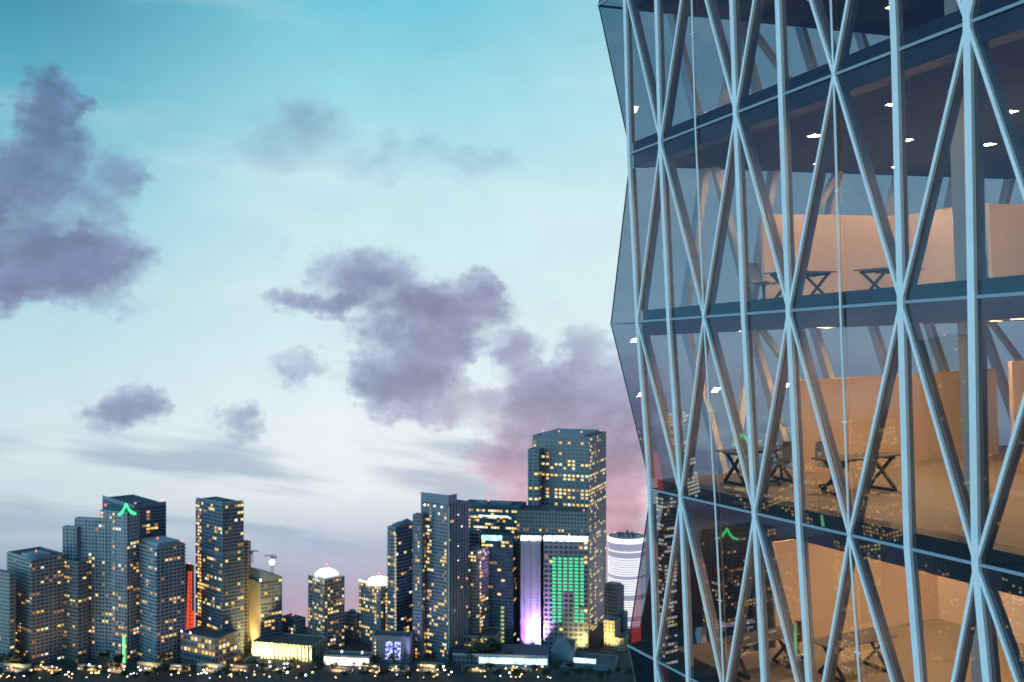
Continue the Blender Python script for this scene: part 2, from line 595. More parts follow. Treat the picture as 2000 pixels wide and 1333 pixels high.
# rear glazing and the near end wall
for k in floors[:-1]:
    z0, z1 = FL[k + 1][3], FL[k][3]
    for j in range(4):
        xa, xb = j * 3.3, (j + 1) * 3.3
        pane('rear_glass_panel', [(xa, DEPTH, z0), (xb, DEPTH, z0), (xb, DEPTH, z1), (xa, DEPTH, z1)], side_glass)
for j in range(0, 5):
    MB().box(j * 3.3 - .12, j * 3.3 + .12, DEPTH - .26, DEPTH - .02, FL[5][3], FL[-1][3]).build('rear_column', col_m, ROOT)
MB().box(NEAR + .01, NEAR + .2, 0.2, DEPTH, FL[5][3], FL[-1][3]).build('end_wall', wall_m, ROOT)
# core and shaft going down to the ground
shaft = MB()
shaft.box(0.1, NEAR, 0.2, DEPTH, -H - 2.0, FL[5][3] - BOTO - .02)
for q in range(1, 68):
    zz = FL[5][3] - 4 * q
    shaft.box(0.0, NEAR + .1, 0.1, DEPTH + .1, zz - .3, zz + .3, 1)
shaft.build('lower_shaft', [mat('shaft_glass', (0.03, 0.04, 0.05), 0.12), fascia_m], ROOT)

# partitions, columns (local metres: x along the front from its far end, y inward, z up)
def wallbox(x0, x1, y0, y1, k, h=2.3, name='partition_wall', m=None):
    z = FL[k][3] + TOPO
    MB().box(x0, x1, y0, y1, z, z + h).build(name, m or wall_m, ROOT)


wallbox(0.22, 0.32, 3.35, 7.9, 2)                 # storey above the level floor line
wallbox(0.33, 2.17, 7.8, 7.9, 2, 2.3)
wallbox(4.6, 4.7, 6.08, 11.5, 2, 1.97)
wallbox(1.30, 1.40, 3.45, 9.1, 3, 2.2)             # storey below it
wallbox(1.30, 1.52, 9.11, 9.55, 3, 2.2, 'door_frame', col_m)
wallbox(4.2, 4.3, 7.0, 12, 3, 2.5)
wallbox(1.20, 1.30, 2.55, 7.6, 4, 2.45)           # lowest storey in view
wallbox(1.31, 7.5, 7.5, 7.6, 4, 2.45)
wallbox(1.25, 1.29, 1.95, 2.5, 4, 2.45, 'partition_wall', fascia_m)
for k in (3, 4):                                   # dark sheet added behind the low end glazing to block the bright sky
    A, D = EDGE(k), EDGE(k + 1)
    b = MB()
    p = []
    for P in (D, A):
        for dx, dy in ((.42, .05), (.45, .05), (.45, 6.0), (.42, 6.0)):
            p.append(P + Vector((dx, dy, (.3 if P is D else -.4))))
    if k == 3:
        b.hexa(p)
        b.build('sky_block_sheet', mat('sky_block_dark', (.03, .03, .035), .8), ROOT)
for k in (1, 2, 3, 4):
    for (x, y) in ((8.07, 1.85), (8.07, 7.0), (3.6, 9.6), (12.2, 1.85)):
        z0, z1 = FL[k][3] + TOPO, FL[k - 1][3] - BOTO + .03
        MB().box(x - .14, x + .14, y - .14, y + .14, z0, z1).build('interior_column', col_m, ROOT)
# ceiling lights: square panels let into each ceiling; warm lamps
lamp_panel = glow('warm_light_panel', (1.0, 0.60, 0.29), 310.0)
lamp_panel_pale = glow('pale_light_panel', (1.0, 0.68, 0.46), 250.0)
lamp_panel_dim = glow('warm_light_panel_dim', (1.0, 0.62, 0.34), 48.0)
frame_m = mat('lamp_frame', (0.5, 0.5, 0.5), 0.4)
LG = [(1.4, 1.9), (1.4, 4.3), (1.4, 6.7), (4.2, 1.9), (4.2, 4.3), (4.2, 6.7), (6.9, 1.5), (6.9, 4.3), (6.9, 6.7), (9.6, 2.6), (9.6, 5.6), (4.2, 10.0), (8.8, 10.0)]
for k in (0, 1, 2, 3):
    z = FL[k][3] - BOTO + 0.03
    for (x, y) in LG:
        b = MB()
        b.box(x - .115, x + .115, y - .115, y + .115, z - .012, z - .001)
        o = b.build('ceiling_light', lamp_panel_dim if k == 0 else lamp_panel_pale if k == 1 else lamp_panel, ROOT)
        b = MB()
        for (xa, xb, ya, yb) in ((-.14, .14, -.14, -.116), (-.14, .14, .116, .14), (-.14, -.116, -.115, .115), (.116, .14, -.115, .115)):
            b.box(x + xa, x + xb, y + ya, y + yb, z - .02, z - .001)
        b.build('light_frame', frame_m, o)


# ---------------------------------------------------------------- desks and chairs in the offices
def put(o, x, y, k, rz):
    o.matrix_world = BM @ Matrix.Translation((x, y, FL[k][3] + TOPO)) @ Matrix.Rotation(R(rz), 4, 'Z')


desk_m = mat('desk_laminate', (0.10, 0.10, 0.11), 0.4, var=0.1, vscale=6)
leg_m = mat('desk_steel', (0.03, 0.035, 0.04), 0.4, metal=0.5)


def desk(label, x, y, k, rz, group='trestle desks in the offices'):
    t = thing('trestle_desk', label, 'desk', (0, 0, 0), group)
    MB().box(-.88, .88, -.38, .38, .72, .745).build('desk_top', desk_m, t)
    for s in (-1, 1):
        b = MB()
        xx = s * .62
        for d in (-1, 1):
            p = []
            for (yy, zz) in ((-d * .33, .05), (d * .33, .68)):
                for dx, dy in ((-.03, -.035), (.03, -.035), (.03, .035), (-.03, .035)):
                    p.append((xx + dx + d * .031, yy + dy, zz))
            b.hexa(p)
        b.box(xx - .04, xx + .04, -.38, .38, .0, .05)
        b.box(xx - .04, xx + .04, -.36, .36, .66, .72)
        b.build('trestle', leg_m, t)
    MB().box(-.56, .56, -.02, .02, .64, .70).build('rail', leg_m, t)
    put(t, x, y, k, rz)
    return t


def chair(label, x, y, k, rz, col, group='shell chairs at the desks'):
    t = thing('shell_chair', label, 'chair', (0, 0, 0), group)
    prof = [(.27, .45), (.22, .475), (.05, .455), (-.12, .46), (-.2, .5), (-.245, .62), (-.275, .8), (-.30, .98)]
    wd = [.20, .23, .25, .25, .25, .245, .225, .16]
    b = MB()
    n = 9
    rows = []
    for (yy, zz), wv_ in zip(prof, wd):
        rows.append([(u_ * wv_, yy + .05 * u_ * u_ * (1 if zz > .5 else .2), zz + (.05 * u_ * u_ if zz <= .5 else 0)) for u_ in [(-1 + 2 * j / (n - 1)) for j in range(n)]])
    for off in (0, 1):
        for r_ in rows:
            b.v += [(p[0], p[1] - (.018 * off if p[2] > .5 else 0), p[2] - .02 * off) for p in r_]
    m_ = len(rows)
    for off in (0, 1):
        for a in range(m_ - 1):
            for j in range(n - 1):
                q = off * m_ * n + a * n + j
                b.f.append((q, q + 1, q + n + 1, q + n) if off == 0 else (q, q + n, q + n + 1, q + 1))
                b.mi.append(0)
    ring = [j for j in range(n)] + [a * n + n - 1 for a in range(1, m_)] + [(m_ - 1) * n + j for j in range(n - 2, -1, -1)] + [a * n for a in range(m_ - 2, 0, -1)]
    for a, c_ in zip(ring, ring[1:] + ring[:1]):
        b.f.append((a, c_, c_ + m_ * n, a + m_ * n))
        b.mi.append(0)
    b.build('seat_shell', mat('chair_shell_' + col[0], col[1], 0.45), t, True)
    MB().tube([(0, 0, .08), (0, 0, .3), (0, 0, .45)], [.03, .03, .05], 10).build('pedestal', leg_m, t)
    b = MB()
    for j in range(5):
        a = 2 * math.pi * j / 5
        b.tube([(0, 0, .1), (.3 * math.cos(a), .3 * math.sin(a), .05)], [.025, .016], 6)
        b.tube([(.3 * math.cos(a), .3 * math.sin(a), .055), (.3 * math.cos(a), .3 * math.sin(a), 0)], .024, 8)
    b.build('star_base', leg_m, t)
    put(t, x, y, k, rz)
    return t


GREY = ('grey', (0.20, 0.21, 0.23))
REDC = ('red', (0.30, 0.07, 0.035))
desk('dark trestle desk before the peach partition, beside the grey shell chair', 1.7, 3.35, 2, 105)
desk('dark trestle desk before the peach partition, behind the thin facade cable', 2.3, 5.45, 2, 105)
chair('grey shell chair in profile beside a desk before the peach partition', 1.9, 2.15, 2, -70, GREY)
desk('dark trestle desk on the open floor with its grey chair tucked behind it', 4.45, 2.45, 3, 92)
chair('grey shell chair tucked behind the desk on the open orange floor', 3.75, 2.35, 3, -85, GREY)
desk('dim trestle desk nearest the green-topped reflection on the open orange floor', 1.95, 1.75, 3, 90)
chair('dim shell chair with its back to the front glass beside a shadowy desk', 2.55, 1.95, 3, 95, GREY)
desk('dark trestle desk on the lowest floor with no chair, before the orange wall', 3.6, 2.85, 4, 92)
desk('dark trestle desk beside the red brown chair on the lowest floor', 2.5, 1.25, 4, 92)
chair('red brown shell chair before the orange wall on the lowest floor', 2.35, 2.35, 4, 80, REDC)

# ================================================================ CITY
WARM = [glow('window_amber', (1.0, 0.52, 0.13), 1.25), glow('window_yellow', (1.0, 0.72, 0.24), 1.45), glow('window_orange_dim', (1.0, 0.48, 0.14), 0.42), glow('window_white', (0.95, 0.95, 0.85), 1.5), glow('window_green', (0.12, 0.95, 0.45), 0.9)]
GREENW = 4
dark_pane = mat('dark_window_glass', (0.085, 0.115, 0.155), 0.22, var=0.4, vscale=0.12)
roof_m = mat('roof_gravel', (0.10, 0.10, 0.105), 0.9, var=0.2, vscale=0.1)
beacon_m = glow('red_beacon', (1.0, 0.10, 0.06), 6.0)


def stone(key, r, g, b):
    return mat('wall_' + key, (r, g, b), 0.75, var=0.14, vscale=0.06)


grey = stone('grey_concrete', .36, .385, .43)
tan = stone('tan_concrete', .42, .375, .34)
brown = stone('brown_granite', .29, .26, .245)
slate = stone('slate_cladding', .20, .235, .285)
white = stone('white_render', .42, .42, .43)
WCOUNT = {}
WMESH = {}


class Block:
    """one rectangular body: nearest vertical edge at pixel pe and depth D, faces reaching pl and pr; az swings the whole about the viewpoint"""

    def __init__(s, root, pl, pe, pr, yt, D, th=30.0, fh=3.3, bay=4.0, wall=None, pane_m=None, band=.34, pier=.28, lit=.12, mixw=(5, 3, 4, .6), cols=None, rows=None, depth=26.0, az=0.0, base=0.0,
                 ledge=.35, parapet=1.2, name='body', zbot=None, lit_r=None, colsr=None, deepest=32.0, accent=None):
        s.root = root
        c_, s_ = math.cos(R(th)), math.sin(R(th))
        tl, te, tr = (pl - 1000) / F, (pe - 1000) / F, (pr - 1000) / F
        cx, cy = te * D, D
        s.a = (cx - tl * cy) / (c_ + tl * s_)
        s.b = min(deepest, (tr * cy - cx) / (s_ - tr * c_)) if pr > pe + 1 else depth
        ca, sa = math.cos(R(az)), math.sin(R(az))
        rot = lambda v: Vector((v[0] * ca + v[1] * sa, -v[0] * sa + v[1] * ca, 0))
        s.c = rot((cx, cy))
        s.L, s.Rr = rot((-c_, s_)), rot((s_, c_))
        s.h = H + (666 - yt) / F * D
        s.base = base
        s.D = D
        s.off = s.c - Vector(root.location)
        s.fh, s.bay = fh, bay
        a, b, h = s.a, s.b, s.h
        wall = wall or grey
        m = MB()
        m.box(.35, a - .35, .35, b - .35, base, h - .4, 1, s.P)
        nfl = max(1, int((h - base) / fh))
        fh = s.fh = (h - base) / nfl
        for q in range(nfl + 1):
            z = base + q * fh
            e = ledge if q % 1 == 0 else 0
            m.box(-e + .35, a + e - .35, -e + .35, b + e - .35, max(base, z - fh * band / 2), min(h, z + fh * band / 2), 0, s.P)
        s.na, s.nb = max(1, round(a / bay)), max(1, round(b / bay))
        for n_, ln, face in ((s.na, a, 0), (s.nb, b, 1)):
            bw = ln / n_
            for j in range(n_ + 1):
                x0, x1 = max(0.0, j * bw - pier * bw / 2), min(ln, j * bw + pier * bw / 2)
                if pier > 0.01 or j in (0, n_):
                    x0, x1 = (x0, x1) if x1 - x0 > .2 else ((0, .4) if j == 0 else (ln - .4, ln) if j == n_ else (x0, x0 + .2))
                    acc = 3 if accent and j % accent == 1 else 0
                    dd = .3 if acc else 0
                    if face == 0:
                        m.box(x0 + .02, x1 - .02, .03 - dd, .6, base, h - .03, acc, s.P)
                    else:
                        m.box(.04 - dd, .6, x0 + .03, x1 - .01, base, h - .03, acc, s.P)
        m.box(.1, a - .1, .1, b - .1, h - .3, h + .02, 2, s.P)
        for (x0, x1, y0, y1) in ((0, a, 0, .4), (0, a, b - .4, b), (0, .4, .4, b - .4), (a - .4, a, .4, b - .4)):
            m.box(x0, x1, y0, y1, h - .2, h + parapet, 0, s.P)
        m.build(name, [wall, pane_m or dark_pane, roof_m, white], root)
        s.windows(lit, mixw, cols or {}, rows or {}, 0, band, pier)
        s.windows(lit if lit_r is None else lit_r, mixw, colsr if colsr is not None else (cols or {}), rows or {}, 1, band, pier)

    def P(s, q):
        return s.off + s.L * q[0] + s.Rr * q[1] + Vector((0, 0, q[2]))

    def windows(s, lit, mixw, cols, rows, face, band, pier):
        lit *= 1.35
        mixw = [mixw[0], mixw[1] * 1.2, mixw[2] * 1.5, mixw[3] * 1.3]
        n_, ln = (s.na, s.a) if face == 0 else (s.nb, s.b)
        bw = ln / n_
        ww, wh = bw * (1 - pier) * .86 / 2, s.fh * (1 - band) * .86 / 2
        nfl = int(round((s.h - s.base) / s.fh))
        clump = [random.random() for _ in range(nfl)]
        spots = []
        for q in range(nfl):
            run = 0
            for j in range(n_):
                p = cols.get(j, lit)
                p = max(p, rows.get(nfl - 1 - q, 0))
                if lit > 0 and p == lit:
                    p = lit * (0.1 + 1.3 * clump[q] ** 2) + (0.3 if run else 0)
                run = random.random() < p
                if run:
                    spots.append((q, j))
        rest = {}
        for (q, j) in spots:
            ci = random.choices(range(len(mixw)), mixw)[0]
            key = (s.root.name, face, round(ww, 2), round(wh, 2), ci, round(s.L.x, 3))
            ctr = ((j + .5) * bw, .27) if face == 0 else (.27, (j + .5) * bw)
            z = s.base + (q + .5) * s.fh
            wj = ww * random.choice((1, 1, 1, .55))
            if WCOUNT.get(s.root.name, 0) < 100:
                WCOUNT[s.root.name] = WCOUNT.get(s.root.name, 0) + 1
                if key not in WMESH:
                    f0 = lambda v: s.L * v[0] + s.Rr * v[1] + Vector((0, 0, v[2]))
                    bx = (-ww, ww, -.07, .07) if face == 0 else (-.07, .07, -ww, ww)
                    WMESH[key] = MB().box(*bx, -wh, wh, 0, f0).mesh('window', WARM[ci])
                o = link('window', WMESH[key], s.root, s.P((ctr[0], ctr[1], z)))
            else:
                mb = rest.setdefault('x', MB())
                bx = (ctr[0] - ww, ctr[0] + ww, ctr[1] - .07, ctr[1] + .07) if face == 0 else (ctr[0] - .07, ctr[0] + .07, ctr[1] - ww, ctr[1] + ww)
                mb.box(*bx, z - wh, z + wh, ci, s.P)
        for mb in rest.values():
            o = mb.build('window', WARM, s.root)
            o['kind'] = 'stuff'

    def z(s, y):
        return H + (666 - y) / F * s.D

    def part(s, name, boxes, m, smooth=False):
        b = MB()
        for q in boxes:
            b.box(*q, 0, s.P)
        return b.build(name, m, s.root)

    def beacon(s, l=None, r=None, up=3.0):
        l = s.a / 2 if l is None else l
        r = s.b / 2 if r is None else r
        b = MB()
        p = s.P((l, r, s.h))
        b.tube([p, p + Vector((0, 0, up))], .18, 6)
        o = b.build('mast', mat('mast_steel', (.2, .2, .2), .5), s.root)
        MB().lathe([(0, up - .1), (.55, up + .3), (.7, up + .7), (.55, up + 1.1), (0, up + 1.5)], 10, 0, p).build('beacon', beacon_m, o)

    def plant(s, f0=.25, f1=.75, hh=3.5):
        s.part('roof_plant', [(s.a * f0, s.a * f1, s.b * .3, s.b * .7, s.h + .02, s.h + hh)], slate)


def tower(name, label, pl, pe, pr, yt, D, cat='tower', group='towers of the skyline', az=0.0, **kw):
    t0 = (pe - 1000) / F * D
    ca, sa = math.cos(R(az)), math.sin(R(az))
    root = thing(name, label, cat, (t0 * ca + D * sa, -t0 * sa + D * ca, 0), group)
    bk = Block(root, pl, pe, pr, yt, D, az=az, **kw)
    if cat in ('tower', 'office tower') and min(bk.a, bk.b) > 9:
        rr = random.Random(name + label)
        for q in range(rr.randint(1, 3)):
            l_, r_ = rr.uniform(.12, .6) * bk.a, rr.uniform(.15, .6) * bk.b
            bk.part('roof_plant', [(l_, l_ + rr.uniform(3, 7), r_, r_ + rr.uniform(3, 5), bk.h + .03, bk.h + rr.uniform(1.8, 3.6))], slate)
        m_ = MB()
        p_ = bk.P((rr.uniform(.2, .8) * bk.a, rr.uniform(.2, .5) * bk.b, bk.h))
        m_.tube([p_, p_ + Vector((0, 0, rr.uniform(4, 9)))], [.16, .05], 5)
        m_.build('antenna', mat('mast_steel', (.2, .2, .2), .5), root)
    return root, bk


def wash(root, p, col, watts, size=6.0, aim=(0, 0, 1), name='floodlight', spread=120):
    l = bpy.data.lights.new(name, 'AREA')
    l.energy, l.size, l.color = watts, size, col
    l.spread = R(spread)
    o = bpy.data.objects.new(name, l)
    C.objects.link(o)
    o.parent = root
    o.location = p
    o.rotation_euler = Vector(aim).to_track_quat('-Z', 'Y').to_euler()
    return o


# ---- far left group
r, k = tower('apartment_tower', 'brown grey apartment tower at the far edge with a low dome and red beacon', 14, 62, 128, 1094, 925, th=40, wall=tan, band=.45, lit=.17, cols={}, ledge=.9, accent=4)
k.part('roof_step', [(2, k.a * .5, 2, k.b * .6, k.h, k.h + 3.2)], tan)
b = MB().lathe([(9, 0), (8.6, 1.8), (6.5, 3.6), (3.2, 4.8), (0, 5.2)], 20, 0, k.P((4.5, 6, k.h)))
b.build('dome', slate, r, True)
k.beacon(4.5, 6, 6.2)
Block(r, 104, 152, 170, 1099, 936, th=32, wall=brown, band=.45, lit=.16, ledge=.9, name='wing')
Block(r, -40, 18, 30, 1122, 918, th=30, wall=tan, band=.45, lit=.06, name='wing')
r, k = tower('green_crest_tower', 'broad blue grey residential tower with green neon crest and stepped shoulders', 196, 248, 272, 1003, 935, th=25, wall=grey, lit=.16, rows={14: .5, 15: .3, 30: .3}, bay=3.6, accent=3)
Block(r, 146, 232, 240, 1018, 941, th=14, wall=grey, lit=.07, rows={14: .45}, name='shoulder', bay=3.6, accent=3)
Block(r, 122, 150, 158, 1032, 948, th=14, wall=grey, lit=.05, name='shoulder', bay=3.6, accent=2)
hip = MB()
p0, p1, p2, p3 = k.P((-.2, -.2, k.h)), k.P((k.a + .2, -.2, k.h)), k.P((k.a + .2, k.b + .2, k.h)), k.P((-.2, k.b + .2, k.h))
q0, q1 = k.P((5, 6, k.h + 6)), k.P((k.a - 4, 6, k.h + 6))
hip.poly([p0, p1, q1, q0]).poly([p1, p2, q1]).poly([p2, p3, q0, q1]).poly([p3, p0, q0])
hip.build('hipped_roof', mat('dark_green_roof', (.05, .13, .13), .5), r)  # roof in one even dark green
neon_green = glow('neon_green', (0.06, 1.0, 0.30), 1.9)
cr = MB()
top = k.P((1, -.3, k.h + 8.6))
for j, (l_, r_) in enumerate(((9.5, -1.2), (-1.2, 9.5))):
    pts = []
    for q in range(9):
        t = q / 8
        e = k.P((l_, r_, k.h - 1.5))
        pp = top.lerp(e, t)
        pp.z -= 3.2 * math.sin(math.pi * t) * .8
        pts.append(pp)
    cr.tube(pts, [1.1 - .25 * math.sin(q) for q in range(9)], 6)
cr.build('neon_crest', neon_green, r)
Block_shoulder = MB().tube([k.P((k.a + 20, 2, k.z(1030))), k.P((k.a + 28, 2, k.z(1028)))], .8, 6).build('neon_trim', glow('neon_green_dim', (0.05, .8, .35), .55), r)
gx = MB()
gx.box(1.6, 4.2, -1.2, -.6, k.z(1303), k.z(1243), 0, k.P)
gx.build('green_light_column', glow('neon_green_column', (0.22, 1.0, 0.30), 1.7), r)
k.beacon(k.a - 2, 4, 4.5)
r, k = tower('flat_topped_glass_tower', 'dark glass tower with a flat roof rising behind the green-crested tower', 200, 262, 332, 993, 990, th=48, wall=slate, pier=.06, band=.3, lit=.05, colsr={3: .75, 4: .1}, rows={5: .3})
k.part('roof_rail', [(0, .5, 0, k.b, k.h + 1.2, k.h + 3.4), (0, k.a, 0, .5, k.h + 1.2, k.h + 3.4)], slate)
k.beacon(2, 2, 4)
k.beacon(2, k.b - 3, 4)
r, k = tower('balcony_tower', 'slender residential tower with rounded pale balconies beside the red-lit tower', 266, 306, 361, 1072, 926, th=42, wall=grey, lit=.2, ledge=1.1, bay=3.8, accent=3, mixw=(6, 2, 4, .5))
k.part('penthouse', [(3, k.a - 3, 3, k.b - 3, k.h, k.h + 4)], grey)
k.beacon(k.a * .5, k.b * .4, 5)
k.beacon(2, k.b - 2, 3)
r, k = tower('red_lit_tower', 'thin tower washed in red light between two dark towers', 360, 371, 379, 1108, 968, th=45, wall=stone('dark_red', .2, .08, .06), pier=.2, lit=.0)
red = glow('red_wash_glow', (1.0, 0.10, 0.045), .85)  # red light wash put into the walls as glowing bands
for q in range(26):
    zt = k.h - 4 - q * 4.2
    l_ = min(k.a - .3, 3 + q * .35)
    k.part('red_wash_band', [(.2, l_, -.35, -.1, zt - 3.7, zt), (-.35, -.1, .3, k.b * (1 if q > 8 else .45), zt - 3.7, zt)], red)
k.beacon(None, None, 2)
r, k = tower('dark_glass_tower', 'tall dark glass tower with a corner edge and open roof rail', 382, 434, 476, 988, 940, th=44, wall=slate, pier=.08, band=.3, lit=.15, cols={11: .8, 12: .95}, colsr={}, mixw=(5, 4, 3, 1), rows={}, bay=3.4)
k.part('roof_rail', [(0, .4, 0, k.b, k.h + 2.2, k.h + 3), (0, k.a, 0, .4, k.h + 2.2, k.h + 3)] + [(j * k.a / 9, j * k.a / 9 + .4, 0, .4, k.h + 1.2, k.h + 2.2) for j in range(9)] + [(0, .4, j * k.b / 7, j * k.b / 7 + .4, k.h + 1.2, k.h + 2.2) for j in range(1, 7)], grey)
for yy in (1083, 1192):
    k.part('belt_course', [(-.3, k.a + .3, -.3, 0, k.z(yy), k.z(yy) + .7), (-.3, 0, 0, k.b, k.z(yy), k.z(yy) + .7)], grey)
r, k = tower('podium_block', 'low brightly lit podium at the foot of the tall dark glass tower', 352, 420, 480, 1250, 916, cat='podium', th=30, wall=brown, lit=.42, fh=4.5, bay=4.5, mixw=(6, 3, 3, 1.5))
k.part('roof_lamp', [(k.a * .95, k.a * .98, 0, .5, k.h + 1.2, k.h + 2.4), (k.a * .7, k.a * .73, 0, .5, k.h + 1.2, k.h + 2.4)], glow('cool_lamp', (.85, .92, 1), 8))
r, k = tower('narrow_tower', 'narrow plain tower peeping out behind the tall dark glass tower', 468, 484, 490, 1060, 978, th=20, wall=brown, lit=.04)
r, k = tower('wedge_roofed_tower', 'tower with a sloping wedge roof and one warm floodlit flank beneath a crane', 487, 509, 551, 1136, 962, th=50, wall=slate, lit=.16, cols={j: .0 for j in range(20)}, colsr={}, pier=.15, mixw=(4, 5, 3, .6))
wd_ = MB()
e0 = k.h + 1.3
wd_.hexa([k.P((0, 0, e0)), k.P((k.a, 0, e0)), k.P((k.a, k.b, e0)), k.P((0, k.b, e0)), k.P((0, 0, e0 + 8)), k.P((k.a, 0, e0 + 9)), k.P((k.a, k.b, e0 + .5)), k.P((0, k.b, e0 + .4))])
wd_.build('wedge_roof', slate, r)
fl = MB()
fl.box(.2, k.a, -.5, -.05, 8, k.h - 1, 0, k.P)
fl.build('flank_panel', stone('cream', .5, .4, .26), r)
wash(r, k.P((k.a * .5, -9, 4)), (1, .72, .3), 9000, 5, (k.Rr * .25 + Vector((0, 0, 1))), spread=100)
k.part('roof_lamp', [(-.4, .6, -.4, .6, k.h + .5, k.h + 2.2)], glow('cool_lamp', (.85, .92, 1), 8))
r, k = tower('hotel_block', 'short dark block with amber windows in the gap of pink sky', 549, 577, 597, 1213, 985, th=40, wall=slate, lit=.16)
k.beacon(None, None, 2)
r, k = tower('white_domed_tower', 'square tower with a glowing white domed crown standing alone before pink sky', 602, 634, 673, 1134, 972, th=45, wall=tan, lit=.3, bay=3.5, accent=4, cols={1: .4}, mixw=(5, 5, 4, 1), ledge=.5)
crown_m = glow('crown_painted_glow', (0.90, 0.94, 1.0), 1.7)  # floodlight on the crowns put into the surface as its own glow
cx_, cy_ = k.a / 2, k.b / 2
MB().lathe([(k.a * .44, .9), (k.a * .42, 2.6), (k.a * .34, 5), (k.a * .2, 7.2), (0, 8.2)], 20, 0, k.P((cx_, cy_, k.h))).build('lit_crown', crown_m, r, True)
k.part('crown_wall', [(0, k.a, -.1, .4, k.h + 1.2, k.h + 2.6), (-.1, .4, 0, k.b, k.h + 1.2, k.h + 2.6)], glow('cornice_painted_glow', (0.75, 0.8, 0.85), .55))  # cornice glows by itself in place of floodlight falling on it
k.beacon(cx_, cy_, 11)
r, k = tower('small_grey_tower', 'small grey tower wedged between two white-crowned towers', 671, 690, 704, 1203, 1000, th=40, wall=grey, lit=.1, rows={11: .9, 12: .6})
r, k = tower('flat_crowned_tower', 'tower with rows of yellow windows and a flat glowing white crown', 701, 744, 766, 1146, 985, th=38, wall=tan, lit=.24, bay=3.2, accent=2, cols={2: .7, 3: .45, 9: .7}, mixw=(4, 6, 3, 1))
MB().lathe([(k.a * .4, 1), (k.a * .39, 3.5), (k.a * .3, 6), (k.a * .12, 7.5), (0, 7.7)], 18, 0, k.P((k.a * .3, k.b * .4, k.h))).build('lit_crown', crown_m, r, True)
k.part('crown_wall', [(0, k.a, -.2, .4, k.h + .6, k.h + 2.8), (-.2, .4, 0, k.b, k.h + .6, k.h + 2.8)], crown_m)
k.beacon(k.a * .3, k.b * .4, 10)
r, k = tower('peaked_tower', 'dark tower with a pale lit seam of balconies and a peaked roof', 757, 773, 815, 1032, 972, th=35, wall=slate, lit=.2, ledge=.8, pier=.1, mixw=(5, 3, 5, .5))
k.part('lit_seam', [(-.6, 1.1, -.6, .2, z_, z_ + 2.0) for z_ in [10 + 3.3 * q for q in range(int((k.h - 12) / 3.3))]], glow('seam_light', (.9, .85, .62), .62))
pk = MB()
pk.poly([k.P((0, 0, k.h)), k.P((k.a, 0, k.h)), k.P((k.a * .5, k.b * .7, k.h + 6))]).poly([k.P((0, 0, k.h)), k.P((0, k.b, k.h)), k.P((k.a * .5, k.b * .7, k.h + 6))]).poly([k.P((k.a, 0, k.h)), k.P((k.a, k.b, k.h)), k.P((k.a * .5, k.b * .7, k.h + 6))]).poly([k.P((0, k.b, k.h)), k.P((k.a, k.b, k.h)), k.P((k.a * .5, k.b * .7, k.h + 6))])
pk.build('peaked_roof', slate, r)
r, k = tower('slab_topped_tower', 'tall slate tower with blank top slab, three lamps on it and a white lit flank', 822, 876, 914, 988, 938, th=37, wall=slate, lit=.035, cols={1: .45, 2: .3, 8: .3, 9: .45}, pier=.12, colsr={}, lit_r=.03, bay=2.6, mixw=(5, 5, 2, 1))
k.part('top_slab', [(0, k.a, 0, .9, k.h, k.h + 9.6), (0, .9, .9, 12, k.h, k.h + 9.6)], slate)
k.part('top_lamp', [(k.a * f, k.a * f + .9, -.6, -.1, k.z(993), k.z(993) + 1.2) for f in (.22, .48, .84)], glow('cool_lamp', (.85, .92, 1), 8))
k.part('flank_lamp', [(-.5, -.1, k.b * .45, k.b * .45 + .8, k.z(y_), k.z(y_) + .8) for y_ in (1010, 1072, 1100)], glow('cool_lamp', (.85, .92, 1), 8))
fins = [(-.7, .05, q * k.b / 7, q * k.b / 7 + .55, 12, k.h) for q in range(8)]
k.part('flank_fin', fins, white)
wash(r, k.P((-8, k.b * .5, 3)), (.78, .8, 1), 70000, 6, (k.L * .22 + Vector((0, 0, 1))), spread=100)
wash(r, k.P((k.a + 3, -6, 3)), (.35, .4, 1), 14000, 3, (k.Rr * .1 + k.L * -.05 + Vector((0, 0, 1))), spread=70)
Block(r, 806, 824, 832, 1008, 946, th=20, wall=slate, lit=.03, cols={1: .2, 2: .22}, bay=2.6, name='lower_wing')
r, k = tower('cream_stripe_tower', 'cream apartment tower with one bright column of windows, between a slate and a teal tower', 913, 930, 954, 1078, 962, th=30, wall=tan, lit=.12, cols={}, colsr={2: .85}, bay=3.4, mixw=(4, 6, 2, 2))
wash(r, k.P((-3, -7, 3)), (1, .75, .35), 9000, 5, (Vector((0, .18, 1))), spread=90)
r, k = tower('plain_grey_block', 'plain grey block without lights behind the cream apartment tower', 905, 936, 942, 1042, 985, th=12, wall=grey, lit=0, pier=.0, band=.2)
teal = stone('teal_glass', .10, .155, .18)
r, k = tower('banded_office_tower', 'teal office tower with bands of lit floors and white light strips', 902, 1016, 1028, 990, 1012, cat='office tower', th=14, wall=teal, pier=.06, lit=.07, rows={1: .75, 3: .6, 4: .35, 6: .75, 7: .3, 9: .5, 10: .5, 12: .25}, mixw=(2, 5, 2, 2), bay=3.0)
k.part('light_strip', [(k.a * .2, k.a * .7, -.5, -.1, k.z(1012), k.z(1012) + 1.6)], strip('cool_strip', (.75, .9, 1), 2.2))
k.plant(.2, .5, 2)
k.plant(.6, .8, 2.4)
k.beacon(k.a * .6, None, 2)
kk = Block(r, 940, 1002, 1009, 1050, 978, th=12, wall=teal, pier=.05, lit=.12, cols={3: .1, 9: .0}, mixw=(3, 5, 3, 1), name='lower_block')
kk.part('cyan_sign', [(kk.a * .35, kk.a * .98, -.9, -.2, kk.z(1057), kk.z(1047))], strip('cyan_sign', (.35, .85, 1), 2.6))
